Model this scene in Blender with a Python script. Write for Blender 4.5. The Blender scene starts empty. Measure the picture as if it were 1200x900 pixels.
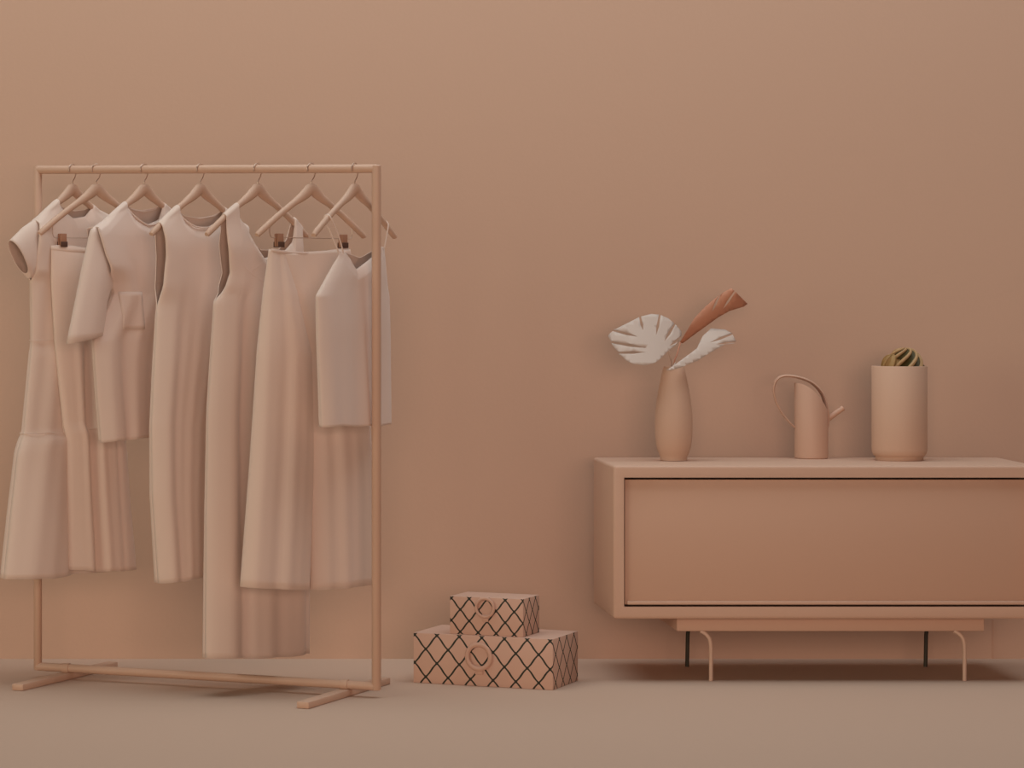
import bpy, bmesh, math, random
from mathutils import Vector, Matrix
from mathutils.geometry import delaunay_2d_cdt

random.seed(4)
C = bpy.context.scene.collection
PI = math.pi
R = math.radians

# ------------------------------------------------------------------ camera frame
F = 3600.0            # focal length in pixels of the 1200 px wide frame
CX, CY = 230.0, 346.0 # where the optical axis meets the picture (lens shift)
H = 1.16              # eye height


def P(px, py, Y):
    """world point at depth Y seen at that place of the photograph"""
    return Vector(((px - CX) * Y / F, Y, H - (py - CY) * Y / F))


# ------------------------------------------------------------------ helpers
def tag(o, label=None, cat=None, group=None, kind=None):
    if label: o['label'] = label
    if cat: o['category'] = cat
    if group: o['group'] = group
    if kind: o['kind'] = kind
    return o


def empty(name, loc, rz=0.0):
    o = bpy.data.objects.new(name, None)
    C.objects.link(o)
    o.location = loc
    o.rotation_euler = (0, 0, rz)
    o.empty_display_size = 0.05
    return o


def obj(name, bm, mat, parent=None, smooth=True, angle=40):
    bmesh.ops.recalc_face_normals(bm, faces=bm.faces)
    me = bpy.data.meshes.new(name)
    bm.to_mesh(me)
    bm.free()
    for m in (mat if isinstance(mat, (list, tuple)) else [mat]):
        me.materials.append(m)
    if smooth:
        for p in me.polygons: p.use_smooth = True
        try:
            me.set_sharp_from_angle(angle=R(angle))
        except Exception:
            pass
    o = bpy.data.objects.new(name, me)
    C.objects.link(o)
    if parent is not None:
        o.parent = parent
    return o


def box(bm, x0, x1, y0, y1, z0, z1, bev=0.0, seg=2):
    r = bmesh.ops.create_cube(bm, size=1.0)
    vs = r['verts']
    for v in vs:
        v.co = Vector(((x0 + x1) / 2 + v.co.x * (x1 - x0), (y0 + y1) / 2 + v.co.y * (y1 - y0), (z0 + z1) / 2 + v.co.z * (z1 - z0)))
    if bev > 0:
        es = {e for v in vs for e in v.link_edges}
        bmesh.ops.bevel(bm, geom=list(es), offset=bev, segments=seg, profile=0.5, affect='EDGES')


def tube(bm, pts, rad, n=12, cap=True, flat=None):
    """sweep a round (or flattened) section along pts; rad a number or a list of (a, b)"""
    pts = [Vector(p) for p in pts]
    rings = []
    up = None
    for i, p in enumerate(pts):
        d = (pts[min(i + 1, len(pts) - 1)] - pts[max(i - 1, 0)]).normalized()
        if up is None:
            ref = Vector(flat) if flat else (Vector((0, 0, 1)) if abs(d.z) < 0.9 else Vector((1, 0, 0)))
            up = ref
        a = (up - d * up.dot(d)).normalized()
        up = a if flat is None else up
        b = d.cross(a)
        r = rad[i] if isinstance(rad, list) else rad
        ra, rb = r if isinstance(r, (list, tuple)) else (r, r)
        rings.append([bm.verts.new(p + a * (ra * math.cos(2 * PI * k / n)) + b * (rb * math.sin(2 * PI * k / n))) for k in range(n)])
    for i in range(len(rings) - 1):
        for k in range(n):
            bm.faces.new((rings[i][k], rings[i][(k + 1) % n], rings[i + 1][(k + 1) % n], rings[i + 1][k]))
    if cap:
        bm.faces.new(rings[0])
        bm.faces.new(rings[-1])
    return rings


def lathe(bm, prof, n=64, cx=0.0, cy=0.0):
    """prof: list of (r, z); r == 0 closes"""
    rings = []
    for r, z in prof:
        if r <= 1e-6:
            rings.append([bm.verts.new((cx, cy, z))])
        else:
            rings.append([bm.verts.new((cx + r * math.cos(2 * PI * k / n), cy + r * math.sin(2 * PI * k / n), z)) for k in range(n)])
    for a, b in zip(rings, rings[1:]):
        for k in range(n):
            k2 = (k + 1) % n
            if len(a) == 1 and len(b) == 1: continue
            if len(a) == 1: bm.faces.new((a[0], b[k2], b[k]))
            elif len(b) == 1: bm.faces.new((a[k], a[k2], b[0]))
            else: bm.faces.new((a[k], a[k2], b[k2], b[k]))


def arc(c, r, a0, a1, n, ax=Vector((1, 0, 0)), az=Vector((0, 0, 1))):
    return [Vector(c) + ax * (r * math.cos(a0 + (a1 - a0) * i / n)) + az * (r * math.sin(a0 + (a1 - a0) * i / n)) for i in range(n + 1)]


def smoothpts(ctrl, n=8):
    """Catmull-Rom through the control points"""
    ctrl = [Vector(c) for c in ctrl]
    ext = [ctrl[0] * 2 - ctrl[1]] + ctrl + [ctrl[-1] * 2 - ctrl[-2]]
    out = []
    for i in range(1, len(ext) - 2):
        p0, p1, p2, p3 = ext[i - 1:i + 3]
        for k in range(n):
            t = k / n
            out.append(0.5 * ((2 * p1) + (p2 - p0) * t + (2 * p0 - 5 * p1 + 4 * p2 - p3) * t * t + (3 * p1 - p0 - 3 * p2 + p3) * t ** 3))
    out.append(ctrl[-1])
    return out


def interp(tab, x, soft=False):
    """tab sorted ascending in x; smooth-less linear interpolation, clamped"""
    if x <= tab[0][0]: return tab[0][1]
    for (a, va), (b, vb) in zip(tab, tab[1:]):
        if x <= b:
            t = (x - a) / (b - a) if b > a else 0
            if soft: t = t * t * (3 - 2 * t)
            return va + (vb - va) * t
    return tab[-1][1]


def sstep(a, b, x):
    t = max(0.0, min(1.0, (x - a) / (b - a)))
    return t * t * (3 - 2 * t)


# ------------------------------------------------------------------ materials
def mat(name, col, rough=0.6, bump=0.0, bscale=60.0, var=0.0, metal=0.0, spec=0.35, sheen=0.0, trans=0.0, weave=False):
    m = bpy.data.materials.new(name)
    m.use_nodes = True
    nt = m.node_tree
    b = nt.nodes['Principled BSDF']
    b.inputs['Base Color'].default_value = (*col, 1)
    b.inputs['Roughness'].default_value = rough
    b.inputs['Metallic'].default_value = metal
    b.inputs['Specular IOR Level'].default_value = spec
    if sheen: b.inputs['Sheen Weight'].default_value = sheen
    tc = nt.nodes.new('ShaderNodeTexCoord')
    nz = nt.nodes.new('ShaderNodeTexNoise')
    nz.inputs['Scale'].default_value = bscale
    nz.inputs['Detail'].default_value = 4
    nt.links.new(tc.outputs['Object'], nz.inputs['Vector'])
    if var:
        mx = nt.nodes.new('ShaderNodeMix')
        mx.data_type = 'RGBA'
        mx.inputs['A'].default_value = (*[c * (1 - var) for c in col], 1)
        mx.inputs['B'].default_value = (*[min(1, c * (1 + var)) for c in col], 1)
        nt.links.new(nz.outputs['Fac'], mx.inputs['Factor'])
        nt.links.new(mx.outputs['Result'], b.inputs['Base Color'])
    if bump:
        bp = nt.nodes.new('ShaderNodeBump')
        bp.inputs['Strength'].default_value = bump
        bp.inputs['Distance'].default_value = 0.002
        nt.links.new(nz.outputs['Fac'], bp.inputs['Height'])
        nt.links.new(bp.outputs['Normal'], b.inputs['Normal'])
    if trans:
        out = nt.nodes['Material Output']
        t = nt.nodes.new('ShaderNodeBsdfTranslucent')
        t.inputs['Color'].default_value = (*col, 1)
        ms = nt.nodes.new('ShaderNodeMixShader')
        ms.inputs['Fac'].default_value = trans
        nt.links.new(b.outputs['BSDF'], ms.inputs[1])
        nt.links.new(t.outputs['BSDF'], ms.inputs[2])
        nt.links.new(ms.outputs['Shader'], out.inputs['Surface'])
    return m


M = {
    'wall': mat('peach_wall_paint', (0.62, 0.425, 0.320), 0.85, 0.15, 90, 0.012, spec=0.15),
    'floor': mat('peach_floor_paint', (0.60, 0.430, 0.330), 0.75, 0.1, 50, 0.012, spec=0.2),
    'rack': mat('peach_metal_paint', (0.62, 0.41, 0.30), 0.45, 0.05, 120, 0.01),
    'hanger': mat('pale_peach_wood', (0.62, 0.42, 0.31), 0.5, 0.1, 150, 0.03),
    'hook': mat('brushed_hook_metal', (0.60, 0.44, 0.35), 0.35, 0, 50, 0, metal=0.7),
    'clip': mat('copper_clip', (0.42, 0.22, 0.14), 0.45, 0, 50, 0, metal=0.2),
    'clip_dark': mat('dark_clip_pad', (0.10, 0.05, 0.035), 0.5),
    'cab': mat('peach_lacquer', (0.62, 0.41, 0.305), 0.55, 0.03, 150, 0.01),
    'cab_door': mat('peach_door_lacquer', (0.60, 0.385, 0.28), 0.6, 0.03, 150, 0.01),
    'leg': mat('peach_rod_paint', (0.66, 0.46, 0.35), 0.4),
    'legdark': mat('dark_rod_paint', (0.05, 0.045, 0.03), 0.5),  # rear legs, much darker than the front pair
    'vase': mat('peach_matt_ceramic', (0.62, 0.42, 0.31), 0.6, 0.08, 120, 0.015),
    'can': mat('peach_can_paint', (0.60, 0.385, 0.285), 0.5, 0.04, 120, 0.01),
    'leaf': mat('pale_paper_leaf', (0.60, 0.505, 0.445), 0.7, 0.05, 90, 0.01),
    'leaf_rust': mat('rust_paper_leaf', (0.56, 0.27, 0.175), 0.7, 0.05, 90, 0.02),
    'stem': mat('pale_leaf_stem', (0.70, 0.56, 0.47), 0.6),
    'cactus': mat('dark_green_succulent', (0.075, 0.060, 0.016), 0.55, 0.3, 80, 0.25),
    'crest': mat('tan_succulent_ridge', (0.46, 0.29, 0.14), 0.6, 0.2, 80, 0.1),
    'gold': mat('golden_succulent', (0.36, 0.22, 0.085), 0.6, 0.3, 80, 0.2),
    'soil': mat('dark_soil', (0.06, 0.035, 0.02), 0.9, 0.5, 200, 0.3),
    'paper': mat('pink_box_paper', (0.64, 0.415, 0.32), 0.7, 0.05, 150, 0.015),
    'ring': mat('pink_ring_pull', (0.62, 0.39, 0.295), 0.45),
}
CLOTH = [mat('pale_cloth_%s' % n, c, 0.85, 0.12, 350, 0.01, spec=0.1, sheen=0.28, trans=0.10)
         for n, c in (('blush', (0.84, 0.68, 0.585)), ('peach', (0.84, 0.67, 0.57)), ('ivory', (0.83, 0.675, 0.59)), ('rose', (0.81, 0.645, 0.55)))]


def lattice_mat(name, pu, pv, u0, v0, half):
    m = mat(name, (0.64, 0.415, 0.32), 0.65)
    nt = m.node_tree
    N, L = nt.nodes, nt.links
    b = N['Principled BSDF']

    def mth(op, a, c=None):
        n = N.new('ShaderNodeMath'); n.operation = op
        for i, v in enumerate((a, c)):
            if v is None: continue
            if isinstance(v, (int, float)): n.inputs[i].default_value = v
            else: L.new(v, n.inputs[i])
        return n.outputs[0]
    uv = N.new('ShaderNodeUVMap'); uv.uv_map = 'UVMap'
    sp = N.new('ShaderNodeSeparateXYZ')
    L.new(uv.outputs['UV'], sp.inputs[0])
    p = mth('DIVIDE', mth('SUBTRACT', sp.outputs['X'], u0), pu)
    q = mth('DIVIDE', mth('SUBTRACT', sp.outputs['Y'], v0), pv)
    wob = mth('MULTIPLY', mth('SINE', mth('MULTIPLY', q, 4 * PI)), 0.018)
    ds = []
    for sgn in ('ADD', 'SUBTRACT'):
        s = mth(sgn, p, mth('ADD', q, wob))
        f = mth('ABSOLUTE', mth('SUBTRACT', mth('FRACT', mth('ADD', s, 0.5)), 0.5))
        ds.append(f)
    line = mth('LESS_THAN', mth('MINIMUM', *ds), half)
    knot = mth('LESS_THAN', mth('ADD', *ds), half * 2.9)
    fac = mth('MAXIMUM', line, knot)
    mx = N.new('ShaderNodeMix'); mx.data_type = 'RGBA'
    mx.inputs['A'].default_value = (0.64, 0.415, 0.32, 1)
    mx.inputs['B'].default_value = (0.030, 0.033, 0.024, 1)
    L.new(fac, mx.inputs['Factor'])
    L.new(mx.outputs['Result'], b.inputs['Base Color'])
    return m


# ------------------------------------------------------------------ setting
WALLY = 9.80
bm = bmesh.new(); box(bm, -5.0, 8.0, -1.5, WALLY, -0.06, 0.0)
tag(obj('floor', bm, M['floor'], smooth=False), 'smooth matt peach floor running to the wall', 'floor', kind='structure')
bm = bmesh.new(); box(bm, -5.0, 8.0, WALLY, WALLY + 0.1, -0.06, 4.2)
tag(obj('wall_back', bm, M['wall'], smooth=False), 'plain matt peach wall behind the rack and sideboard', 'wall', kind='structure')
# narrow upright strip standing for a panel seam in the wall below the sideboard
sx = (1163.5 - CX) * WALLY / F
bm = bmesh.new(); box(bm, sx - 0.0022, sx + 0.0022, WALLY - 0.003, WALLY, 0.0, 0.125)
tag(obj('trim_1', bm, M['cab_door'], smooth=False), 'thin upright strip on the wall under the sideboard', 'trim', kind='structure')

# ------------------------------------------------------------------ clothes rack
TH = R(25.5)
RC = Vector((0.019, 9.09, 0))
UB = Vector((math.cos(TH), -math.sin(TH), 0))      # along the bar, to the right and nearer
VB = Vector((-math.sin(TH), -math.cos(TH), 0))     # along the feet, towards the viewer
HW = 0.554
ZL, ZR = 1.541, 1.525                              # bar height at the far and near post


def barz(d): return ZL + (ZR - ZL) * (d + HW) / (2 * HW)


rack = empty('clothes_rack', RC)
tag(rack, 'peach metal clothes rack on two flat feet, hung with pale garments', 'clothes rack')
for sgn, zt, rr in ((-1, ZL, 0.0125), (1, ZR, 0.0135)):
    bm = bmesh.new()
    b0 = UB * (sgn * HW)
    tube(bm, [b0 + Vector((0, 0, 0.022)), b0 + Vector((0, 0, 0.026)), b0 + Vector((0, 0, zt + 0.008)), b0 + Vector((0, 0, zt + 0.011))],
         [rr * 0.8, rr, rr, rr * 0.8], 20)
    obj('post', bm, M['rack'], rack)
    bm = bmesh.new()
    fc = UB * (sgn * 0.456)
    box(bm, -0.019, 0.019, -0.3075, 0.3075, 0.0, 0.020, 0.004)
    bm.transform(Matrix.Translation(fc) @ Matrix.Rotation(-TH, 4, 'Z'))
    obj('foot', bm, M['rack'], rack)
    bm = bmesh.new()
    tube(bm, [fc - UB * 0.011 + VB * 0.0 + Vector((0, 0, 0.033)), fc + UB * 0.011 + Vector((0, 0, 0.033))], 0.0150, 18)
    obj('foot_clamp', bm, M['rack'], rack)
bm = bmesh.new(); tube(bm, [UB * -HW + Vector((0, 0, ZL)), UB * HW + Vector((0, 0, ZR))], 0.0125, 18)
obj('top_bar', bm, M['rack'], rack)
bm = bmesh.new(); tube(bm, [UB * -HW + Vector((0, 0, 0.033)), UB * HW + Vector((0, 0, 0.033))], 0.0128, 18)
obj('bottom_bar', bm, M['rack'], rack)


# ------------------------------------------------------------------ hangers
class Hg:
    """a hanger's upright plane: s runs along the hanger to the right and away, t towards the viewer's right"""
    def __init__(self, apex, tip):
        k = (apex - CX) / F
        d = (k * RC.y - RC.x) / (UB.x - k * UB.y)
        self.o = RC + UB * d
        self.zb = barz(d)
        best = None
        for i in range(200, 700):
            a = R(i / 10)
            X, Y = self.o.x - 0.205 * math.cos(a), self.o.y - 0.205 * math.sin(a)
            e = abs(CX + F * X / Y - tip)
            if best is None or e < best[0]: best = (e, a)
        self.a = best[1]
        self.e = Vector((math.cos(self.a), math.sin(self.a), 0))
        self.n = Vector((math.sin(self.a), -math.cos(self.a), 0))

    def sz(self, px, py):
        k = (px - CX) / F
        s = (k * self.o.y - self.o.x) / (self.e.x - k * self.e.y)
        Y = self.o.y + s * self.e.y
        return s, H - (py - CY) * Y / F

    def loc(self):
        return Vector((self.o.x, self.o.y, 0))

    def arm(self, s):
        """height of the middle of the wooden arm at s"""
        a = abs(s)
        base = self.zb - 0.060
        return base - 0.010 * sstep(0, 0.03, a) - max(0, a - 0.012) * 0.64 + 0.006 * math.sin(PI * min(1, a / 0.205))


HG = [Hg(85, 31), Hg(113, 47), Hg(169, 112), Hg(235, 178), Hg(302, 243), Hg(365, 302), Hg(416, 368)]
HLABEL = ['wooden hanger furthest along the rack inside the cap-sleeved tiered dress',
          'wooden clip hanger with bare arms behind the short-sleeved tunic',
          'wooden hanger inside the short-sleeved tunic with the chest pocket',
          'wooden hanger in the round-necked sleeveless dress beside the tunic',
          'wooden hanger in the floor-length wrap-necked dress',
          'wooden clip hanger carrying the wide-legged trousers',
          'wooden hanger closest to the near post holding the short camisole top']


def make_hanger(h, label, clips=None):
    root = empty('clothes_hanger', h.loc(), h.a)
    tag(root, label, 'hanger', 'wooden hangers on the rack')
    bm = bmesh.new()
    ss = [-0.208, -0.205, -0.19, -0.15, -0.11, -0.07, -0.04, -0.02, -0.008, 0, 0.008, 0.02, 0.04, 0.07, 0.11, 0.15, 0.19, 0.205, 0.208]
    pts, rad = [], []
    for s in ss:
        a = abs(s)
        hh = 0.0095 + 0.0085 * (1 - sstep(0.0, 0.08, a))
        if a > 0.2: hh *= 0.6 if a > 0.206 else 0.9
        pts.append((s, 0, h.arm(s))); rad.append((hh, 0.008 + 0.003 * (1 - sstep(0, 0.1, a))))
    tube(bm, pts, rad, 14, flat=(0, 0, 1))
    obj('wooden_body', bm, M['hanger'], root)
    bm = bmesh.new()
    zt = h.arm(0) + 0.012
    pts = smoothpts([(0, 0, zt), (0, 0, zt + 0.012), (0.010, 0, zt + 0.024), (0.018, 0, h.zb - 0.004)], 6) + \
        arc((0, 0, h.zb), 0.0165, 0.1, PI + 0.5, 16)
    tube(bm, pts, 0.0016, 8)
    obj('hook', bm, M['hook'], root)
    if clips:
        zc = clips['z']
        bm = bmesh.new()
        w = clips['w']
        tube(bm, smoothpts([(-w, 0, h.arm(-w)), (-w, 0, zc + 0.012), (-w + 0.008, 0, zc), (-w + 0.03, 0, zc)], 5)
             + smoothpts([(w - 0.03, 0, zc), (w - 0.008, 0, zc), (w, 0, zc + 0.012), (w, 0, h.arm(w))], 5), 0.0013, 8)
        obj('clip_bar', bm, M['hook'], root)
        for s in clips['s']:
            bm = bmesh.new()
            box(bm, s - 0.011, s + 0.011, 0.002, 0.009, zc - 0.026, zc + 0.012, 0.002)
            box(bm, s - 0.011, s + 0.011, -0.009, -0.002, zc - 0.026, zc + 0.012, 0.002)
            tube(bm, [(s - 0.010, 0, zc), (s + 0.010, 0, zc)], 0.0048, 10)
            c = obj('clip', bm, M['clip'], root)
            bm = bmesh.new()
            box(bm, s - 0.012, s + 0.012, 0.0085, 0.0115, zc - 0.028, zc - 0.012, 0.001)
            box(bm, s - 0.012, s + 0.012, -0.0115, -0.0085, zc - 0.028, zc - 0.012, 0.001)
            obj('clip_pad', bm, M['clip_dark'], c)
    return root


def clipset(h, p1, p2, y):
    s1, z1 = h.sz(p1, y); s2, z2 = h.sz(p2, y)
    return {'z': (z1 + z2) / 2, 'w': max(abs(s1), abs(s2)) + 0.035, 's': (s1, s2)}


CL2 = clipset(HG[1], 73, 152, 279)
CL6 = clipset(HG[5], 327, 402, 279)
for i, h in enumerate(HG):
    make_hanger(h, HLABEL[i], {1: CL2, 5: CL6}.get(i))


# ------------------------------------------------------------------ garments
def solid(o, th=0.0016):
    md = o.modifiers.new('cloth', 'SOLIDIFY'); md.thickness = th; md.offset = 0
    return o


def panel_mesh(h, left, right, neck_f, neck_b, hem, thick, folds, armhole=None, ncol=97, nrow=90, ripple=None, toff=0.0, hemwave=0.0012, wrap_px=None):
    """A hanging garment, front and back. left/right: outlines down the two sides in picture pixels.
    neck_f/neck_b: top edge from the left shoulder tip to the right one, in pixels.
    hem: list of pixels along the bottom. thick: table (drop below top, half thickness).
    folds: fn(u, drop, side) -> offset. armhole: table (drop, half opening)."""
    Ls = sorted([(h.sz(*p)[1], h.sz(*p)[0]) for p in left])
    Rs = sorted([(h.sz(*p)[1], h.sz(*p)[0]) for p in right])
    zl0, zr0 = Ls[-1][0], Rs[-1][0]
    tl = [h.sz(*p) for p in neck_f]; tb = [h.sz(*p) for p in neck_b]
    L0, R0 = Ls[-1][1], Rs[-1][1]
    tf = sorted([((s - L0) / (R0 - L0) * 2 - 1, z) for s, z in tl])
    tbk = sorted([((s - L0) / (R0 - L0) * 2 - 1, z) for s, z in tb])
    hs = [h.sz(*p) for p in hem]
    LH, RH = Ls[0][1], Rs[0][1]
    ht = sorted([((s - LH) / (RH - LH) * 2 - 1, z) for s, z in hs])
    zref = max(z for _, z in tl)
    wrap = [(h.sz(*p)[0] - L0) / (R0 - L0) * 2 - 1 for p in wrap_px] if wrap_px else None
    bm = bmesh.new()
    us = [math.sin(PI / 2 * (-1 + 2 * i / (ncol - 1))) * 0.55 + 0.45 * (-1 + 2 * i / (ncol - 1)) for i in range(ncol)]
    for side, top in ((1, tf), (-1, tbk)):
        g = []
        for u in us:
            zt, zb = interp(top, u), interp(ht, u) + hemwave * math.sin(9 * u + side)
            on_arm = 0.0
            if wrap and (u <= wrap[0] or u >= wrap[1]):
                st = L0 + (R0 - L0) * (u + 1) / 2
                if abs(st) < 0.209:
                    zt = max(zt, h.arm(st) + 0.0125)
                    on_arm = 1.0
            col = []
            for j in range(nrow):
                v = (j / (nrow - 1)) ** 1.35
                z = zt + (zb - zt) * v
                s = interp(Ls, z) + (interp(Rs, z) - interp(Ls, z)) * (u + 1) / 2
                drop = zref - z
                prof = max(0.0, 1 - abs(u) ** 2.6) ** 0.5
                near = min(1.0, ((zt - z) / 0.03 + (0.0 if side == 1 else 0.0)) ** 0.5) if zt - z > 0 else 0.0
                base = interp(thick, drop, True) * prof * (0.25 + 0.75 * near)
                op = interp(armhole, drop, True) if armhole else 0.0
                half_t = base + op * max(0.0, abs(u)) ** 3
                if on_arm:
                    lim = 0.0115 * min(1.0, max(0.0, (zt - z) / 0.007)) ** 0.5
                    half_t *= min(1.0, max(0.0, (zt - z) / 0.010)) ** 0.5
                    if abs(s) < 0.21 and z > h.arm(s) - 0.03: half_t = max(half_t, lim)
                    elif abs(s) < 0.21: half_t = max(half_t, lim * (1 - sstep(0.03, 0.06, h.arm(s) - z)))
                t = toff + side * half_t + folds(u, drop, side) * prof ** 0.7 * near
                col.append(bm.verts.new((s, -t, z)))
            g.append(col)
        for i in range(ncol - 1):
            for j in range(nrow - 1):
                bm.faces.new((g[i][j], g[i + 1][j], g[i + 1][j + 1], g[i][j + 1]))
    bmesh.ops.remove_doubles(bm, verts=bm.verts, dist=0.0004)
    return bm


def tube_cloth(h, rings_px, thick, n=40, m=24, wave=0.0, toff=0.0, fold=0.0, power=0.85, ph=0.0):
    """sleeve or leg: rings_px list of ((x, y), (x, y)) outer and inner ends of each ring"""
    R_ = [(Vector((*h.sz(*a), 0)), Vector((*h.sz(*b), 0))) for a, b in rings_px]
    bm = bmesh.new()
    rings = []
    K = len(R_) - 1
    for j in range(m + 1):
        f = j / m * K
        i = min(int(f), K - 1); w = f - i
        A = R_[i][0].lerp(R_[i + 1][0], w); B = R_[i][1].lerp(R_[i + 1][1], w)
        th = thick[i] + (thick[i + 1] - thick[i]) * w
        c, hv = (A + B) / 2, (B - A) / 2
        ring = []
        for k in range(n):
            a = 2 * PI * k / n
            tt = th * math.sin(a) * (1 + wave * math.sin(5 * a + j * 0.02 + ph)) + toff
            ca = math.copysign(abs(math.cos(a)) ** power, math.cos(a))
            if fold:
                tt += fold * abs(math.sin(a)) * (0.2 + 0.8 * j / m) * (math.sin(7.0 * ca + ph + 0.4 * j / m) + 0.5 * math.sin(13.0 * ca + 2 * ph))
            p = c + hv * ca
            ring.append(bm.verts.new((p.x, -tt, p.y)))
        rings.append(ring)
    for a, b in zip(rings, rings[1:]):
        for k in range(n):
            bm.faces.new((a[k], a[(k + 1) % n], b[(k + 1) % n], b[k]))
    return bm


def band(h, pts_px, t0, rad, side=1):
    """a narrow rolled edge of cloth lying on the garment along the given pixels"""
    bm = bmesh.new()
    pts = smoothpts([(h.sz(*p)[0], -t, h.sz(*p)[1]) for p, t in zip(pts_px, t0)], 6)
    tube(bm, pts, rad, 8)
    return bm


def gauss(u, c, w): return math.exp(-((u - c) / w) ** 2)


def folder(waves, valleys=(), ramp=0.25, amp=0.010):
    def f(u, d, side):
        r = 0.15 + 0.85 * sstep(0.03, ramp + 0.25, d)
        o = 0.0
        for k, ph, a, dr in waves:
            o += a * math.sin(PI * k * (u + dr * d) + ph + (0 if side == 1 else 1.7))
        for c, c2, w, dep, d0 in valleys:
            cc = c + (c2 - c) * min(1, d / 1.0)
            o -= (dep if side == 1 else -dep * 0.3) * gauss(u, cc, w) * sstep(d0, d0 + 0.15, d)
        return o * r
    return f


def garment(name, h, label, cat, bm, m):
    root = empty(name, h.loc(), h.a)
    tag(root, label, cat, 'pale clothes hanging on the rack')
    b = solid(obj('body', bm, m, root, angle=60))
    return root, b


# 1 tiered dress with cap sleeves
h = HG[0]
bm = panel_mesh(h,
    left=[(40, 258), (37, 275), (36, 300), (36, 330), (37, 398), (33, 440), (27, 507), (20, 530), (12, 600), (4, 678)],
    right=[(138, 257), (140, 280), (140, 330), (138, 398), (140, 440), (140, 500), (146, 530), (148, 600), (150, 668)],
    neck_f=[(40, 258), (67, 238), (74, 248), (84, 256), (98, 254), (108, 242), (138, 257)],
    neck_b=[(40, 258), (67, 238), (76, 244), (88, 247), (100, 246), (108, 242), (138, 257)],
    hem=[(4, 678), (40, 677), (75, 671), (110, 668), (150, 668)],
    thick=[(0, 0.012), (0.12, 0.035), (0.43, 0.032), (0.45, 0.040), (0.68, 0.044), (0.71, 0.062), (1.12, 0.075)],
    folds=folder([(3, 0.4, 0.005, 0.1), (7, 1.1, 0.0018, 0.2)], [(0.0, -0.12, 0.12, 0.025, 0.25), (0.55, 0.5, 0.1, 0.02, 0.3)]),
    armhole=[(0, 0.0), (0.01, 0.01), (0.10, 0.03), (0.20, 0.02), (0.235, 0.0), (2, 0.0)], wrap_px=[(67, 238), (108, 242)])
dress1, b1 = garment('tiered_dress', h, 'pale tiered dress with cap sleeves, hanging beside the far post', 'dress', bm, CLOTH[0])
bm = tube_cloth(h, [((58, 246), (40, 322)), ((46, 254), (36, 326)), ((28, 266), (33, 326)), ((12, 282), (30, 320))], [0.016, 0.024, 0.026, 0.024])
solid(obj('cap_sleeve', bm, CLOTH[0], dress1))
bm = tube_cloth(h, [((122, 250), (138, 318)), ((132, 255), (140, 322)), ((144, 264), (143, 320)), ((156, 278), (146, 312))], [0.018, 0.030, 0.036, 0.034])
solid(obj('cap_sleeve', bm, CLOTH[0], dress1))
for yy, x0, x1, y1, t in ((399, 36, 137, 395, 0.036), (508, 26, 140, 500, 0.056)):
    bm = bmesh.new()
    a = h.sz(x0, yy); b = h.sz(x1, y1)
    n = 60
    pts = []
    for k in range(n):
        ph = 2 * PI * k / n
        u = math.cos(ph)
        pts.append(((a[0] + b[0]) / 2 + (b[0] - a[0]) / 2 * u, -t * math.copysign(max(0, 1 - abs(u) ** 2.6) ** 0.5, math.sin(ph)), (a[1] + b[1]) / 2 + (b[1] - a[1]) / 2 * u))
    tube(bm, pts + [pts[0]], 0.0013, 6, cap=False)
    obj('gathered_seam', bm, CLOTH[0], dress1)

# 2 long skirt on the clip hanger
h = HG[1]
bm = panel_mesh(h,
    left=[(60, 288), (60, 330), (64, 400), (74, 500), (77, 515), (78, 600), (79, 668)],
    right=[(158, 288), (158, 330), (150, 420), (143, 500), (146, 515), (152, 600), (158, 667)],
    neck_f=[(60, 288), (73, 287), (112, 292), (152, 287), (158, 288)],
    neck_b=[(60, 288), (73, 287), (112, 290), (152, 287), (158, 288)],
    hem=[(79, 667), (110, 669), (158, 667)],
    thick=[(0, 0.010), (0.1, 0.020), (0.535, 0.026), (0.56, 0.034), (1.0, 0.045)],
    folds=folder([(4, 0.2, 0.002, 0.1), (8, 0.7, 0.0005, 0.0)], [(-0.2, -0.25, 0.13, 0.028, 0.15), (0.7, 0.5, 0.1, 0.01, 0.3)]))
skirt, b2 = garment('long_skirt', h, 'pale long gathered skirt clipped by its waist, half hidden behind the tunic', 'skirt', bm, CLOTH[1])
bm = bmesh.new()
a, b = h.sz(60, 291), h.sz(158, 291)
pts = []
for k in range(48):
    ph = 2 * PI * k / 48; u = math.cos(ph)
    pts.append(((a[0] + b[0]) / 2 + (b[0] - a[0]) / 2 * u, -0.011 * math.sin(ph), (a[1] + b[1]) / 2 + (b[1] - a[1]) / 2 * u - 0.008 * (1 - u * u)))
tube(bm, pts + [pts[0]], (0.006, 0.0014), 8, cap=False, flat=(0, 0, 1))
obj('waistband', bm, CLOTH[1], skirt)

bm = bmesh.new()
a, b = h.sz(75, 503), h.sz(143, 500)
pts = []
for k in range(60):
    ph = 2 * PI * k / 60; u = math.cos(ph)
    pts.append(((a[0] + b[0]) / 2 + (b[0] - a[0]) / 2 * u, -0.028 * math.copysign(max(0, 1 - abs(u) ** 2.6) ** 0.5, math.sin(ph)), (a[1] + b[1]) / 2 + (b[1] - a[1]) / 2 * u))
tube(bm, pts + [pts[0]], 0.0013, 6, cap=False)
SKIRT_SEAM = obj('gathered_seam', bm, CLOTH[1], skirt)

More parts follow.
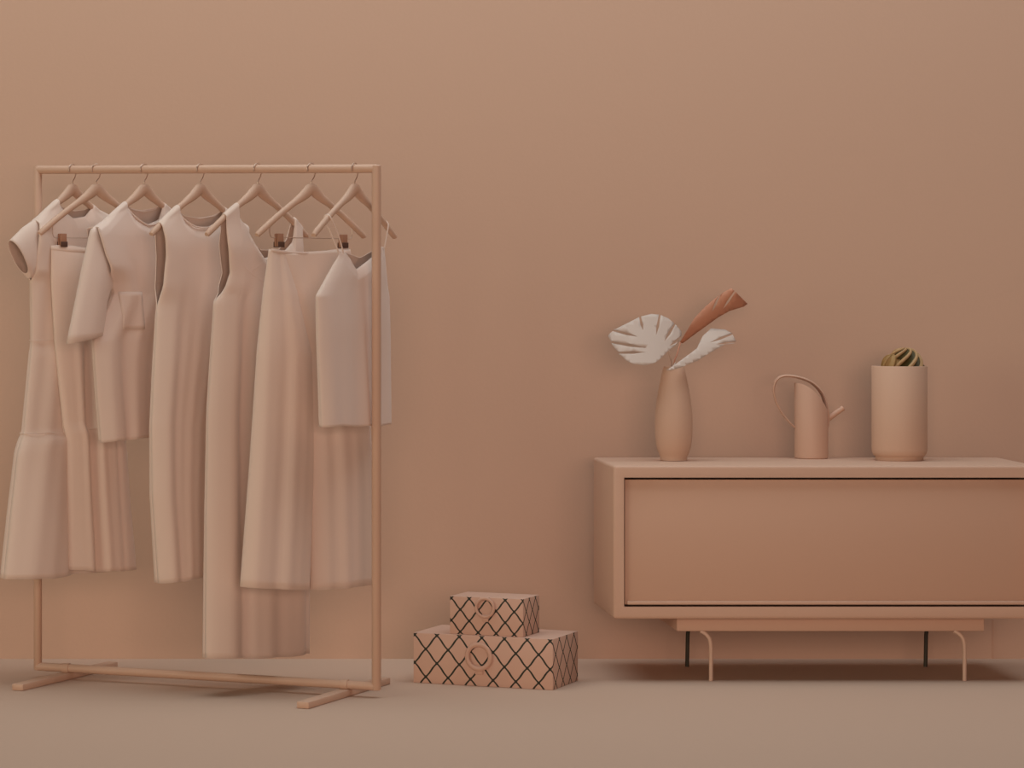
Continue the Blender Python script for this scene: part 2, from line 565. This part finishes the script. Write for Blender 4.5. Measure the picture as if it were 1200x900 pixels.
# 3 short sleeved tunic with pocket
h = HG[2]
bm = panel_mesh(h,
    left=[(108, 268), (116, 300), (128, 330), (133, 343), (122, 370), (109, 400), (112, 450), (118, 518)],
    right=[(222, 270), (220, 300), (214, 345), (192, 420), (190, 460), (188, 510)],
    neck_f=[(108, 268), (147, 241), (155, 254), (170, 264), (184, 258), (190, 241), (222, 270)],
    neck_b=[(108, 268), (147, 241), (158, 246), (170, 248), (182, 246), (190, 241), (222, 270)],
    hem=[(118, 518), (150, 514), (188, 510)],
    thick=[(0, 0.012), (0.1, 0.026), (0.4, 0.034), (0.8, 0.040)],
    folds=folder([(3, 0.9, 0.003, 0.1), (6, 2.0, 0.001, 0.1)], [(-0.45, -0.3, 0.12, 0.008, 0.1), (0.5, 0.35, 0.2, 0.006, 0.1)]),
    armhole=[(0, 0.0), (0.02, 0.02), (0.18, 0.03), (0.24, 0.0), (2, 0.0)], wrap_px=[(147, 241), (190, 241)])
tunic, b3 = garment('short_sleeved_tunic', h, 'pale short-sleeved tunic with a chest pocket', 'tunic', bm, CLOTH[2])
bm = tube_cloth(h, [((118, 260), (133, 336)), ((107, 269), (127, 343)), ((98, 310), (123, 358)), ((79, 403), (120, 392))], [0.014, 0.024, 0.027, 0.026], wave=0.04, power=1.0)
solid(obj('sleeve', bm, CLOTH[2], tunic))
bm = tube_cloth(h, [((214, 264), (214, 330)), ((222, 271), (212, 338)), ((230, 310), (216, 355)), ((250, 390), (215, 382))], [0.014, 0.024, 0.027, 0.026], wave=0.04, power=1.0)
solid(obj('sleeve', bm, CLOTH[2], tunic))
bm = bmesh.new()
s0, z0 = h.sz(135, 342); s1, z1 = h.sz(159, 386)
g = [[None] * 9 for _ in range(9)]
for i in range(9):
    for j in range(9):
        s = s0 + (s1 - s0) * i / 8; z = z0 + (z1 - z0) * j / 8
        g[i][j] = bm.verts.new((s, -0.0, z))
for i in range(8):
    for j in range(8): bm.faces.new((g[i][j], g[i + 1][j], g[i + 1][j + 1], g[i][j + 1]))
pocket = obj('chest_pocket', bm, CLOTH[2], tunic)
POCKETS = [(pocket, b3, 0.0022)]
bm = bmesh.new()
pts = smoothpts([(h.sz(x, y)[0], -t, h.sz(x, y)[1]) for x, y, t in
                 ((147, 241, 0.0), (155, 254, 0.012), (170, 264, 0.016), (184, 258, 0.012), (190, 241, 0.0), (182, 245, -0.012), (170, 247, -0.016), (158, 245, -0.012), (147, 241, 0))], 8)
tube(bm, pts, 0.0026, 8)
obj('collar', bm, CLOTH[2], tunic)

# 4 round-necked sleeveless dress
h = HG[3]
bm = panel_mesh(h,
    left=[(186, 264), (188, 280), (189, 300), (187, 330), (183, 370), (180, 430), (177, 500), (178, 580), (185, 683)],
    right=[(289, 264), (284, 285), (282, 305), (284, 330), (276, 372), (262, 430), (250, 500), (244, 580), (240, 671)],
    neck_f=[(186, 264), (208, 247), (214, 258), (226, 266), (243, 266), (255, 259), (262, 246), (289, 264)],
    neck_b=[(186, 264), (208, 247), (218, 253), (235, 256), (253, 253), (262, 246), (289, 264)],
    hem=[(185, 683), (205, 680), (240, 671)],
    thick=[(0, 0.012), (0.12, 0.026), (0.5, 0.040), (1.2, 0.052)],
    folds=folder([(2.5, 0.3, 0.0035, 0.05), (6, 1.3, 0.0006, 0.1)], [(-0.55, -0.45, 0.12, 0.007, 0.2), (0.1, 0.1, 0.14, 0.004, 0.25)]),
    armhole=[(0, 0.0), (0.01, 0.008), (0.10, 0.020), (0.22, 0.016), (0.29, 0.0), (2, 0.0)], wrap_px=[(208, 247), (262, 246)])
d4, b4 = garment('sleeveless_dress', h, 'pale sleeveless dress with a round neck and sloping hem, next to the tunic', 'dress', bm, CLOTH[0])
bm = bmesh.new()
pts = smoothpts([(h.sz(x, y)[0], -t, h.sz(x, y)[1]) for x, y, t in
                 ((208, 247, 0.0), (214, 258, 0.011), (226, 266, 0.016), (243, 266, 0.016), (255, 259, 0.011), (262, 246, 0.0), (253, 253, -0.012), (235, 256, -0.016), (218, 253, -0.012), (208, 247, 0))], 8)
tube(bm, pts, 0.0024, 8)
obj('neck_binding', bm, CLOTH[0], d4)

# 5 floor-length wrap dress
h = HG[4]
bm = panel_mesh(h,
    left=[(262, 262), (262, 285), (265, 320), (258, 343), (251, 353), (248, 400), (243, 480), (241, 600), (240, 771)],
    right=[(352, 264), (350, 285), (350, 320), (354, 345), (360, 353), (362, 400), (362, 480), (361, 600), (360, 765)],
    neck_f=[(262, 262), (277, 252), (286, 264), (296, 284), (307, 303), (330, 297), (341, 284), (344, 254), (352, 264)],
    neck_b=[(262, 262), (277, 252), (284, 264), (293, 281), (309, 293), (330, 293), (341, 280), (344, 254), (352, 264)],
    hem=[(240, 771), (300, 769), (360, 765)],
    thick=[(0, 0.012), (0.12, 0.026), (0.5, 0.042), (1.35, 0.060)],
    folds=folder([(3, 2.2, 0.005, 0.02), (6, 0.3, 0.0015, 0.05)], [(-0.5, -0.45, 0.10, 0.012, 0.2), (0.6, 0.85, 0.06, 0.010, 0.3)]),
    armhole=[(0, 0.0), (0.01, 0.008), (0.10, 0.018), (0.20, 0.014), (0.25, 0.0), (2, 0.0)], wrap_px=[(277, 252), (343, 254)])
d5, b5 = garment('wrap_dress', h, 'pale floor-length sleeveless dress with a crossed wrap neckline', 'dress', bm, CLOTH[3])
EDGES = []
for nm, pp in (('neck_edge', [(279, 255), (288, 268), (299, 290), (313, 315)]), ('neck_edge', [(330, 299), (316, 301), (303, 306), (289, 317)]),
               ('bodice_seam', [(277, 312), (287, 320), (309, 336), (335, 350)])):
    EDGES.append((obj(nm, band(h, pp, [0.0, 0.0, 0.0, 0.0], 0.0014), CLOTH[3], d5), b5, -0.001))

# 6 wide trousers on the clip hanger
h = HG[5]
bmA = tube_cloth(h, [((317, 292), (342, 297)), ((311, 340), (354, 345)), ((304, 410), (370, 415)), ((296, 540), (367, 540)), ((285, 688), (361, 691))],
                 [0.010, 0.026, 0.036, 0.044, 0.050], n=80, m=60, wave=0.05, toff=-0.006, fold=0.005, ph=0.6)
bmB = tube_cloth(h, [((330, 297), (409, 292)), ((340, 345), (418, 345)), ((358, 415), (426, 415)), ((362, 540), (434, 540)), ((363, 691), (437, 683))],
                 [0.010, 0.022, 0.030, 0.040, 0.048], n=80, m=60, wave=0.05, toff=0.004, fold=0.005, ph=2.1)
me = bpy.data.meshes.new('tmp'); bmB.to_mesh(me); bmB.free(); bmA.from_mesh(me); bpy.data.meshes.remove(me)
trs, b6 = garment('wide_trousers', h, 'pale wide-legged trousers clipped by the waist to a hanger', 'trousers', bmA, CLOTH[1])
bm = bmesh.new()
pts = []
a, b = h.sz(318, 293), h.sz(408, 291)
for k in range(60):
    ph = 2 * PI * k / 60; u = math.cos(ph)
    pts.append(((a[0] + b[0]) / 2 + (b[0] - a[0]) / 2 * u, -0.013 * math.sin(ph), (a[1] + b[1]) / 2 + (b[1] - a[1]) / 2 * u - 0.012 * (1 - u * u)))
tube(bm, pts + [pts[0]], (0.004, 0.0016), 8, cap=False, flat=(0, 0, 1))
obj('waistband', bm, CLOTH[2], trs)

# 7 camisole top
h = HG[6]
bm = panel_mesh(h,
    left=[(398, 298), (388, 316), (378, 334), (371, 347), (372, 400), (376, 500)],
    right=[(450, 290), (451, 310), (453, 335), (455, 347), (456, 400), (456, 497)],
    neck_f=[(398, 298), (402, 295), (411, 304), (420, 316), (432, 304), (446, 289), (450, 290)],
    neck_b=[(398, 298), (402, 295), (424, 302), (446, 289), (450, 290)],
    hem=[(376, 500), (400, 499), (436, 499), (456, 497)],
    thick=[(0, 0.014), (0.1, 0.024), (0.25, 0.030), (0.6, 0.038)],
    folds=folder([(2, 0.7, 0.004, 0.05), (5, 1.3, 0.0014, 0.1)], [(0.05, 0.0, 0.08, -0.006, 0.1)]))
cam7, b7 = garment('camisole_top', h, 'pale short strappy top with a V neck, hung nearest the near post', 'top', bm, CLOTH[2])
for (tx, ty), (bx, by) in (((384, 258), (400, 297)), ((451, 262), (448, 290))):
    for sd in (1, -1):
        a = h.sz(tx, ty); b = h.sz(bx, by)
        zt = h.arm(a[0]) + 0.011
        bm = bmesh.new()
        tube(bm, smoothpts([(a[0], 0, zt), (a[0], -0.0115 * sd, zt - 0.012), ((a[0] + b[0]) / 2, -0.012 * sd, (zt + b[1]) / 2), (b[0], -0.008 * sd, b[1])], 6), 0.0022, 8)
        obj('strap', bm, CLOTH[2], cam7)

# lay the pocket on the cloth it is sewn to
from mathutils.bvhtree import BVHTree
for po, bo, off in POCKETS:
    tr = BVHTree.FromPolygons([v.co for v in bo.data.vertices], [list(p.vertices) for p in bo.data.polygons])
    for v in po.data.vertices:
        hit = tr.ray_cast(Vector((v.co.x, -0.5, v.co.z)), Vector((0, 1, 0)))[0]
        if hit is not None: v.co.y = hit.y - off
    solid(po, 0.0012)
for eo, bo, off in EDGES:
    tr = BVHTree.FromPolygons([v.co for v in bo.data.vertices], [list(p.vertices) for p in bo.data.polygons])
    for v in eo.data.vertices:
        hit = tr.ray_cast(Vector((v.co.x, -0.5, v.co.z)), Vector((0, 1, 0)))[0]
        if hit is not None and hit.y < 0.002: v.co.y += hit.y

# ------------------------------------------------------------------ gift boxes
def gift_box(label, corner, ang, wid, dep, z0, hgt, pu, pv, u0, half, ring_u, ring_z, ro, ri):
    root = empty('storage_box', (corner[0], corner[1], z0), ang)     # origin: front right lower corner
    tag(root, label, 'box', 'stacked lattice boxes on the floor')
    bm = bmesh.new()
    box(bm, -wid, 0, 0, dep, 0, hgt)
    uvl = bm.loops.layers.uv.new('UVMap')
    for f in bm.faces:
        n = f.normal
        f.normal_update(); n = f.normal
        for lp in f.loops:
            c = lp.vert.co
            if abs(n.y) > 0.5: lp[uvl].uv = (c.x + wid, c.z)
            elif abs(n.x) > 0.5: lp[uvl].uv = (c.y + wid, c.z)
            else: lp[uvl].uv = (0, 0)
        f.material_index = 1 if abs(n.z) > 0.5 else 0
    bmesh.ops.bevel(bm, geom=list(bm.edges), offset=0.0022, segments=2, profile=0.5, affect='EDGES')
    obj('box_body', bm, [lattice_mat('lattice_paper', pu, pv, u0, hgt - 0.006, half), M['paper']], root)
    bm = bmesh.new()
    n, k = 48, 10
    rm, rr = (ro + ri) / 2, (ro - ri) / 2
    rings = []
    for i in range(n):
        a = 2 * PI * i / n
        ring = []
        for j in range(k):
            b = 2 * PI * j / k
            r = rm + rr * math.cos(b)
            ring.append(bm.verts.new((-wid + ring_u + r * math.cos(a), -0.006 - 0.005 * math.sin(b), ring_z + r * math.sin(a))))
        rings.append(ring)
    for i in range(n):
        for j in range(k):
            bm.faces.new((rings[i][j], rings[i][(j + 1) % k], rings[(i + 1) % n][(j + 1) % k], rings[(i + 1) % n][j]))
    obj('ring_pull', bm, M['ring'], root)
    bm = bmesh.new()
    box(bm, -wid + ring_u - ri * 0.42, -wid + ring_u + ri * 0.42, -0.0045, 0.0, ring_z - ro - 0.010, ring_z - ri + 0.002, 0.0015)
    obj('ring_tab', bm, M['ring'], root)
    return root


gift_box('wider pink box with black lattice, standing on the floor under the smaller one',
         (1.047, 9.019), R(-24.5), 0.436, 0.245, 0.0, 0.150, 0.0706, 0.083, 0.004, 0.047, 0.208, 0.088, 0.043, 0.029)
gift_box('small pink box with black lattice, stacked on top of the wider box',
         (0.9646, 9.067), R(-25), 0.230, 0.150, 0.150, 0.113, 0.0564, 0.066, 0.005, 0.055, 0.113, 0.083, 0.032, 0.0225)

# ------------------------------------------------------------------ sideboard
X0, X1 = 1.248, 2.522
YF, YB = 9.19, 9.655
ZB, ZT = 0.1915, 0.6505
TS, TT = 0.032, 0.036
side = empty('sideboard', ((X0 + X1) / 2, (YF + YB) / 2, 0))
tag(side, 'long low peach sideboard with one flush front panel on bent rod legs', 'sideboard')
inv = Matrix.Translation(-side.location)


def part(name, bm, m, parent=None, **k):
    bm.transform(inv)
    return obj(name, bm, m, parent or side, **k)


bm = bmesh.new()
ol = [(X0, ZB), (X1, ZB), (X1, ZT), (X0, ZT)]
il = [(X0 + TS, ZB + TT), (X1 - TS, ZB + TT), (X1 - TS, ZT - TT), (X0 + TS, ZT - TT)]
V = {(n, y): [bm.verts.new((x, y, z)) for x, z in lp] for n, lp in (('o', ol), ('i', il)) for y in (YF, YB)}
outer_edges = []
for q in range(4):
    p_ = (q + 1) % 4
    bm.faces.new((V['o', YF][q], V['o', YF][p_], V['i', YF][p_], V['i', YF][q]))
    bm.faces.new((V['o', YB][q], V['i', YB][q], V['i', YB][p_], V['o', YB][p_]))
    bm.faces.new((V['o', YF][q], V['o', YB][q], V['o', YB][p_], V['o', YF][p_]))
    bm.faces.new((V['i', YF][q], V['i', YF][p_], V['i', YB][p_], V['i', YB][q]))
bm.edges.ensure_lookup_table()
for e in bm.edges:
    a_, b_ = e.verts
    if a_ in V['o', YF] + V['o', YB] and b_ in V['o', YF] + V['o', YB]: outer_edges.append(e)
bmesh.ops.bevel(bm, geom=outer_edges, offset=0.009, segments=4, profile=0.5, affect='EDGES')
part('carcass', bm, M['cab'])
bm = bmesh.new(); box(bm, X0 + 0.01, X1 - 0.01, YB - 0.014, YB - 0.004, ZB + 0.01, ZT - 0.01); part('back_panel', bm, M['cab'])
bm = bmesh.new(); box(bm, X0 + TS + 0.004, X1 - TS - 0.004, YF + 0.014, YF + 0.034, ZB + TT + 0.006, ZT - TT - 0.007, 0.0015)
door = part('front_door', bm, M['cab_door'])
bm = bmesh.new(); box(bm, X0 + TS + 0.010, X1 - TS - 0.010, YF + 0.004, YF + 0.016, ZB + TT + 0.006, ZB + TT + 0.017, 0.003, 3)
part('finger_ledge', bm, M['cab'], door)
bm = bmesh.new(); box(bm, 1.446, 2.372, YF + 0.055, YF + 0.40, 0.1485, ZB, 0.004); part('base_rail', bm, M['cab_door'])
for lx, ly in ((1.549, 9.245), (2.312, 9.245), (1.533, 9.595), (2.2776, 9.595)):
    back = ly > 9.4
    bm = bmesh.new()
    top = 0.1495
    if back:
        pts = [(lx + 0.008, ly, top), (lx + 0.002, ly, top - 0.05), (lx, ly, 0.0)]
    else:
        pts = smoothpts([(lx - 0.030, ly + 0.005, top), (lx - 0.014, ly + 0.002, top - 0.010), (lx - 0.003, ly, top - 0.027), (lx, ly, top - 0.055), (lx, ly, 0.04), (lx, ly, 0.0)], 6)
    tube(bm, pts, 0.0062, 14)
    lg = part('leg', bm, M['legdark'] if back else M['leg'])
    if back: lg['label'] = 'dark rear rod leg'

# ------------------------------------------------------------------ vase and leaves
VX, VY = (789.5 - CX) * 9.465 / F, 9.465
k = 9.465 / F
prof_px = [(0, 541), (14.5, 541), (15.6, 540.4), (15.8, 536), (17.5, 533), (20.2, 524), (21.6, 512), (22.0, 500), (21.4, 486), (19.8, 472), (17.6, 459), (15.2, 447), (13.0, 438), (11.8, 434), (11.2, 433), (10.2, 433.6), (10.6, 438), (13.5, 452), (18, 478), (19.5, 505), (14, 532), (0, 534)]
bm = bmesh.new()
sc_ = 0.2905 / (541 - 433)
lathe(bm, [(r * k, (541 - y) * sc_) for r, y in prof_px], 72)
vase = obj('vase', bm, M['vase'])
vase.location = (VX, VY, ZT)
tag(vase, 'tall peach ceramic bottle vase holding three paper leaves', 'vase')


def leaf(label, outline, slits, base, mouth, m, bend, width=7.0):
    """outline, slits, base in crop coordinates (six per photo pixel)"""
    def px(p): return (700 + p[0] / 6.0, 320 + p[1] / 6.0)
    poly = [Vector((p[0], p[1])) for p in outline]
    # dense outline
    dense = []
    for a, b in zip(poly, poly[1:] + poly[:1]):
        n = max(2, int((b - a).length / 22))
        for i in range(n): dense.append(a.lerp(b, i / n))
    # cut each slit as a wedge open at the margin
    for (sx_, sy_), (ix, iy) in slits:
        s, e = Vector((sx_, sy_)), Vector((ix, iy))
        j = min(range(len(dense)), key=lambda q: (dense[q] - s).length)
        pt = dense[j]
        d = (e - pt).normalized(); n_ = Vector((-d.y, d.x))
        a, b = dense[j - 1], dense[(j + 1) % len(dense)]
        if (a - pt).dot(n_) < 0: n_ = -n_
        mid = pt.lerp(e, 0.55) + n_ * width * 0.9
        mid2 = pt.lerp(e, 0.55) - n_ * width * 0.9
        dense[j:j + 1] = [pt + n_ * width * 0.55, mid, e, mid2, pt - n_ * width * 0.55]
    pts = list(dense)
    nb = len(pts)
    xs = [p.x for p in pts]; ys = [p.y for p in pts]
    y = min(ys)
    while y < max(ys):
        x = min(xs)
        while x < max(xs):
            pts.append(Vector((x + random.uniform(-3, 3), y + random.uniform(-3, 3))))
            x += 26
        y += 26
    vo, eo, fo, *_ = delaunay_2d_cdt([p.to_2d() for p in pts], [(i, (i + 1) % nb) for i in range(nb)], [list(range(nb))], 1, 1e-4)
    bm = bmesh.new()
    w0 = Vector((VX, VY, 0))
    bv = []
    for v in vo:
        X, Y = px(v)
        p = P(X, Y, VY + bend(v.x, v.y))
        bv.append(bm.verts.new(p))
    for f in fo:
        try: bm.faces.new([bv[i] for i in f])
        except ValueError: pass
    loose = [v for v in bm.verts if not v.link_faces]
    bmesh.ops.delete(bm, geom=loose, context='VERTS')
    bx, by = px(base)
    bp = P(bx, by, VY + bend(*base))
    mp = Vector(mouth)
    root = empty('paper_leaf', mp)
    tag(root, label, 'leaf', 'paper leaves in the vase')
    bm.transform(Matrix.Translation(-mp))
    o = obj('blade', bm, m, root, angle=80)
    md = o.modifiers.new('paper', 'SOLIDIFY'); md.thickness = 0.0014; md.offset = 0
    bm = bmesh.new()
    end = Vector((mp.x, mp.y, ZT + 0.16)) - mp
    tube(bm, smoothpts([bp - mp, (bp - mp) * 0.45 + Vector((0, 0, 0.004)), Vector((0, 0, 0)), end], 6), [0.0024] * 19, 10)
    obj('stem', bm, M['stem'] if m is M['leaf'] else M['leaf_rust'], root)
    return root


MZ = ZT + 0.2905
leaf('broad pale paper leaf with cut slits, spread flat to the vase side nearer the boxes',
     [(500, 545), (462, 585), (440, 605), (400, 635), (330, 650), (250, 640), (200, 612), (150, 562), (110, 510), (75, 440), (110, 403), (200, 358), (300, 308), (380, 288), (440, 294), (500, 320), (545, 358), (590, 410), (592, 450), (545, 512)],
     [((300, 308), (322, 405)), ((440, 294), (412, 440)), ((548, 362), (470, 480)), ((110, 405), (285, 448)), ((104, 492), (345, 528)), ((150, 560), (340, 556)), ((590, 452), (505, 515))],
     (500, 545), (VX - 0.006, VY, MZ), M['leaf'], lambda x, y: -0.035 + 0.030 * ((x - 330) / 260) ** 2 - 0.00022 * (y - 470), 11)
leaf('narrow rust-coloured paper leaf pointing up behind the pale ones',
     [(580, 488), (604, 448), (680, 320), (740, 255), (800, 200), (880, 140), (940, 105), (968, 128), (1005, 165), (1055, 215), (1030, 235), (930, 265), (850, 310), (740, 390), (650, 455), (602, 492)],
     [((862, 154), (806, 272)), ((966, 126), (880, 258))],
     (585, 488), (VX + 0.002, VY + 0.005, MZ), M['leaf_rust'], lambda x, y: 0.035 + 0.0000030 * ((y - 480) + (x - 580) * 0.82 + 20) ** 2 + 0.00025 * (y - 300), 9)
leaf('pale paper leaf drooping low on the vase side nearer the watering can',
     [(486, 684), (545, 645), (592, 610), (640, 575), (700, 530), (740, 445), (800, 390), (900, 398), (950, 428), (976, 486), (900, 500), (830, 540), (760, 580), (700, 620), (650, 637), (600, 660), (520, 682)],
     [((948, 428), (788, 490)), ((974, 480), (835, 500))],
     (520, 672), (VX + 0.006, VY - 0.004, MZ), M['leaf'], lambda x, y: -0.03 + 0.0000012 * ((y - 560) + (x - 640) * 0.45 + 30) ** 2 - 0.0004 * (y - 520), 9)

# ------------------------------------------------------------------ watering can
WX, WY = (950.5 - CX) * 9.60 / F, 9.598
kk = 9.60 / F
can = empty('watering_can', (WX, WY, ZT))
tag(can, 'slim peach watering can with an arched handle and stub spout', 'watering can')
r0 = 19.5 * kk
hh = 0.222
bm = bmesh.new()
lathe(bm, [(0, 0), (r0 - 0.003, 0), (r0, 0.003), (r0, hh - 0.002), (r0 - 0.001, hh), (r0 - 0.002, hh), (r0 - 0.003, hh - 0.002), (r0 - 0.003, 0.006), (0, 0.006)], 64)
for v in bm.verts:
    if v.co.z > 0.1: v.co.z += 0.014 - 36 * kk * max(0.0, (v.co.x + r0) / (2 * r0)) ** 1.9
obj('can_body', bm, M['can'], can)


def cp(px, py): return Vector(((px - 950.5) * kk, 0, (537.5 - py) * kk))


bm = bmesh.new()
pts = smoothpts([cp(969, 500), cp(969.5, 488), cp(967.5, 474), cp(962, 460), cp(952, 449.5), cp(939, 443.5), cp(925, 440.8), cp(915, 441.8), cp(909, 447), cp(906.5, 457), cp(909, 470), cp(916, 484), cp(924, 494), cp(932, 502)], 8)
n_ = len(pts)
rad = []
for i in range(n_):
    f = i / (n_ - 1)
    w = 0.012 * (1 - sstep(0.45, 0.75, f)) + 0.006
    rad.append((w, 0.0062 - 0.0035 * f))
tube(bm, pts, rad, 12, flat=(0, 1, 0))
obj('handle', bm, M['can'], can)
bm = bmesh.new()
tube(bm, [cp(966, 496), cp(971, 490.5), cp(988, 478.5)], [0.0092, 0.0090, 0.0084], 16, flat=(0, 1, 0))
obj('spout', bm, M['can'], can)

# ------------------------------------------------------------------ pot with spiral succulent
QX, QY = (1054 - CX) * 9.49 / F, 9.49
kq = 9.49 / F
pot = empty('potted_succulent', (QX, QY, ZT))
tag(pot, 'tall peach cylinder pot with a swirled green succulent', 'potted plant')
ph_ = 0.2915
rr = 32 * kq
bm = bmesh.new()
lathe(bm, [(0, 0), (27 * kq, 0), (27.6 * kq, 0.002), (27.6 * kq, 0.012), (29.6 * kq, 0.015), (31.2 * kq, 0.022), (rr, 0.034), (rr, ph_ - 0.003), (rr - 0.002, ph_), (rr - 0.005, ph_), (rr - 0.007, ph_ - 0.003), (rr - 0.008, 0.05), (0, 0.045)], 80)
obj('pot', bm, M['vase'], pot)
bm = bmesh.new()
lathe(bm, [(0, ph_ - 0.028), (rr * 0.5, ph_ - 0.026), (rr - 0.0085, ph_ - 0.030), (rr - 0.0085, ph_ - 0.05), (0, ph_ - 0.05)], 48)
obj('soil', bm, M['soil'], pot)


def swirl(cx_, cy_, rad_, hgt_, n, twist, ph0):
    """ribbed dome: returns body and ridge bmeshes"""
    b1_, b2_ = bmesh.new(), bmesh.new()
    nu, nv = 120, 26
    rings = []

    def pt(i, j, extra=0.0):
        v = j / nv
        th = v * PI / 2
        a = 2 * PI * i / nu + twist * v
        rib = 0.5 + 0.5 * math.cos(n * 2 * PI * i / nu)
        q = (1 - 0.26 * (1 - rib) ** 1.2 * math.cos(th) ** 0.4) + extra
        r = rad_ * math.cos(th) ** 0.75 * q if v < 1 else 0.0
        z = hgt_ * math.sin(th) * (0.86 + 0.14 * q)
        a += ph0
        return Vector((cx_ + r * math.cos(a), cy_ + r * math.sin(a), z + ph_ - 0.030))
    for j in range(nv):
        rings.append([b1_.verts.new(pt(i, j)) for i in range(nu)])
    topv = b1_.verts.new(pt(0, nv))
    for a, b in zip(rings, rings[1:]):
        for i in range(nu): b1_.faces.new((a[i], a[(i + 1) % nu], b[(i + 1) % nu], b[i]))
    for i in range(nu): b1_.faces.new((rings[-1][i], rings[-1][(i + 1) % nu], topv))
    b1_.faces.new(list(reversed(rings[0])))
    for q in range(n):
        i = q * nu / n
        pts_ = [pt(i, j, 0.02) for j in range(0, nv)]
        tube(b2_, pts_, [0.0068 * (1 - 0.5 * j / nv) * min(1.0, rad_ / 0.05) for j in range(nv)], 8)
    return b1_, b2_


for cx_, cy_, r_, h_, n_s, tw, p0, mb, mc in ((0.014, -0.010, 0.056, 0.083, 8, 2.3, 0.35, 'cactus', 'crest'),
                                             (-0.032, -0.030, 0.032, 0.064, 6, 1.2, 0.1, 'gold', 'gold'),
                                             (0.062, -0.012, 0.018, 0.036, 6, 1.5, 0.3, 'soil', 'cactus')):
    a, b = swirl(cx_, cy_, r_, h_, n_s, tw, p0)
    body = obj('succulent_head', a, M[mb], pot)
    obj('ridges', b, M[mc], body)

# ------------------------------------------------------------------ light
W = bpy.data.worlds.new('studio_air')
bpy.context.scene.world = W
W.use_nodes = True
bg = W.node_tree.nodes['Background']
bg.inputs['Color'].default_value = (1.0, 0.845, 0.82, 1)
bg.inputs['Strength'].default_value = 0.0245


def area(name, loc, target, size, power, col, sy=None):
    l = bpy.data.lights.new(name, 'AREA')
    l.energy = power; l.color = col
    l.shape = 'RECTANGLE'; l.size = size; l.size_y = sy or size
    o = bpy.data.objects.new(name, l)
    C.objects.link(o)
    o.location = loc
    o.rotation_euler = (Vector(target) - Vector(loc)).to_track_quat('-Z', 'Y').to_euler()
    return o


area('overhead_softbox', (1.0, 8.6, 4.6), (1.0, 9.0, 0.0), 6.0, 122, (0.91, 0.985, 1.0), 2.5)
area('front_softbox', (0.8, -3.0, 1.9), (0.9, 9.6, 0.8), 6.0, 372, (1.0, 0.685, 0.545), 2.4)  # unseen fill added behind the camera to brighten the clothes and fronts
area('left_softbox', (-5.0, 4.5, 1.7), (0.3, 9.7, 0.7), 3.0, 80, (1.0, 0.98, 0.75), 2.6)  # unseen fill added from the left to lift underlit wall and sides

# ------------------------------------------------------------------ camera
cd = bpy.data.cameras.new('camera')
cd.sensor_fit = 'HORIZONTAL'
cd.sensor_width = 36.0
cd.lens = 36.0 * F / 1200.0
cd.shift_x = (600 - CX) / 1200.0
cd.shift_y = -(450 - CY) / 1200.0
cd.clip_end = 60
co = bpy.data.objects.new('camera', cd)
C.objects.link(co)
co.location = (0, 0, H)
co.rotation_euler = (R(90), 0, 0)
bpy.context.scene.camera = co
vs = bpy.context.scene.view_settings
vs.view_transform = 'Standard'
vs.look = 'None'
vs.gamma = 1.0
vs.exposure = 0.0
vs.use_curve_mapping = False
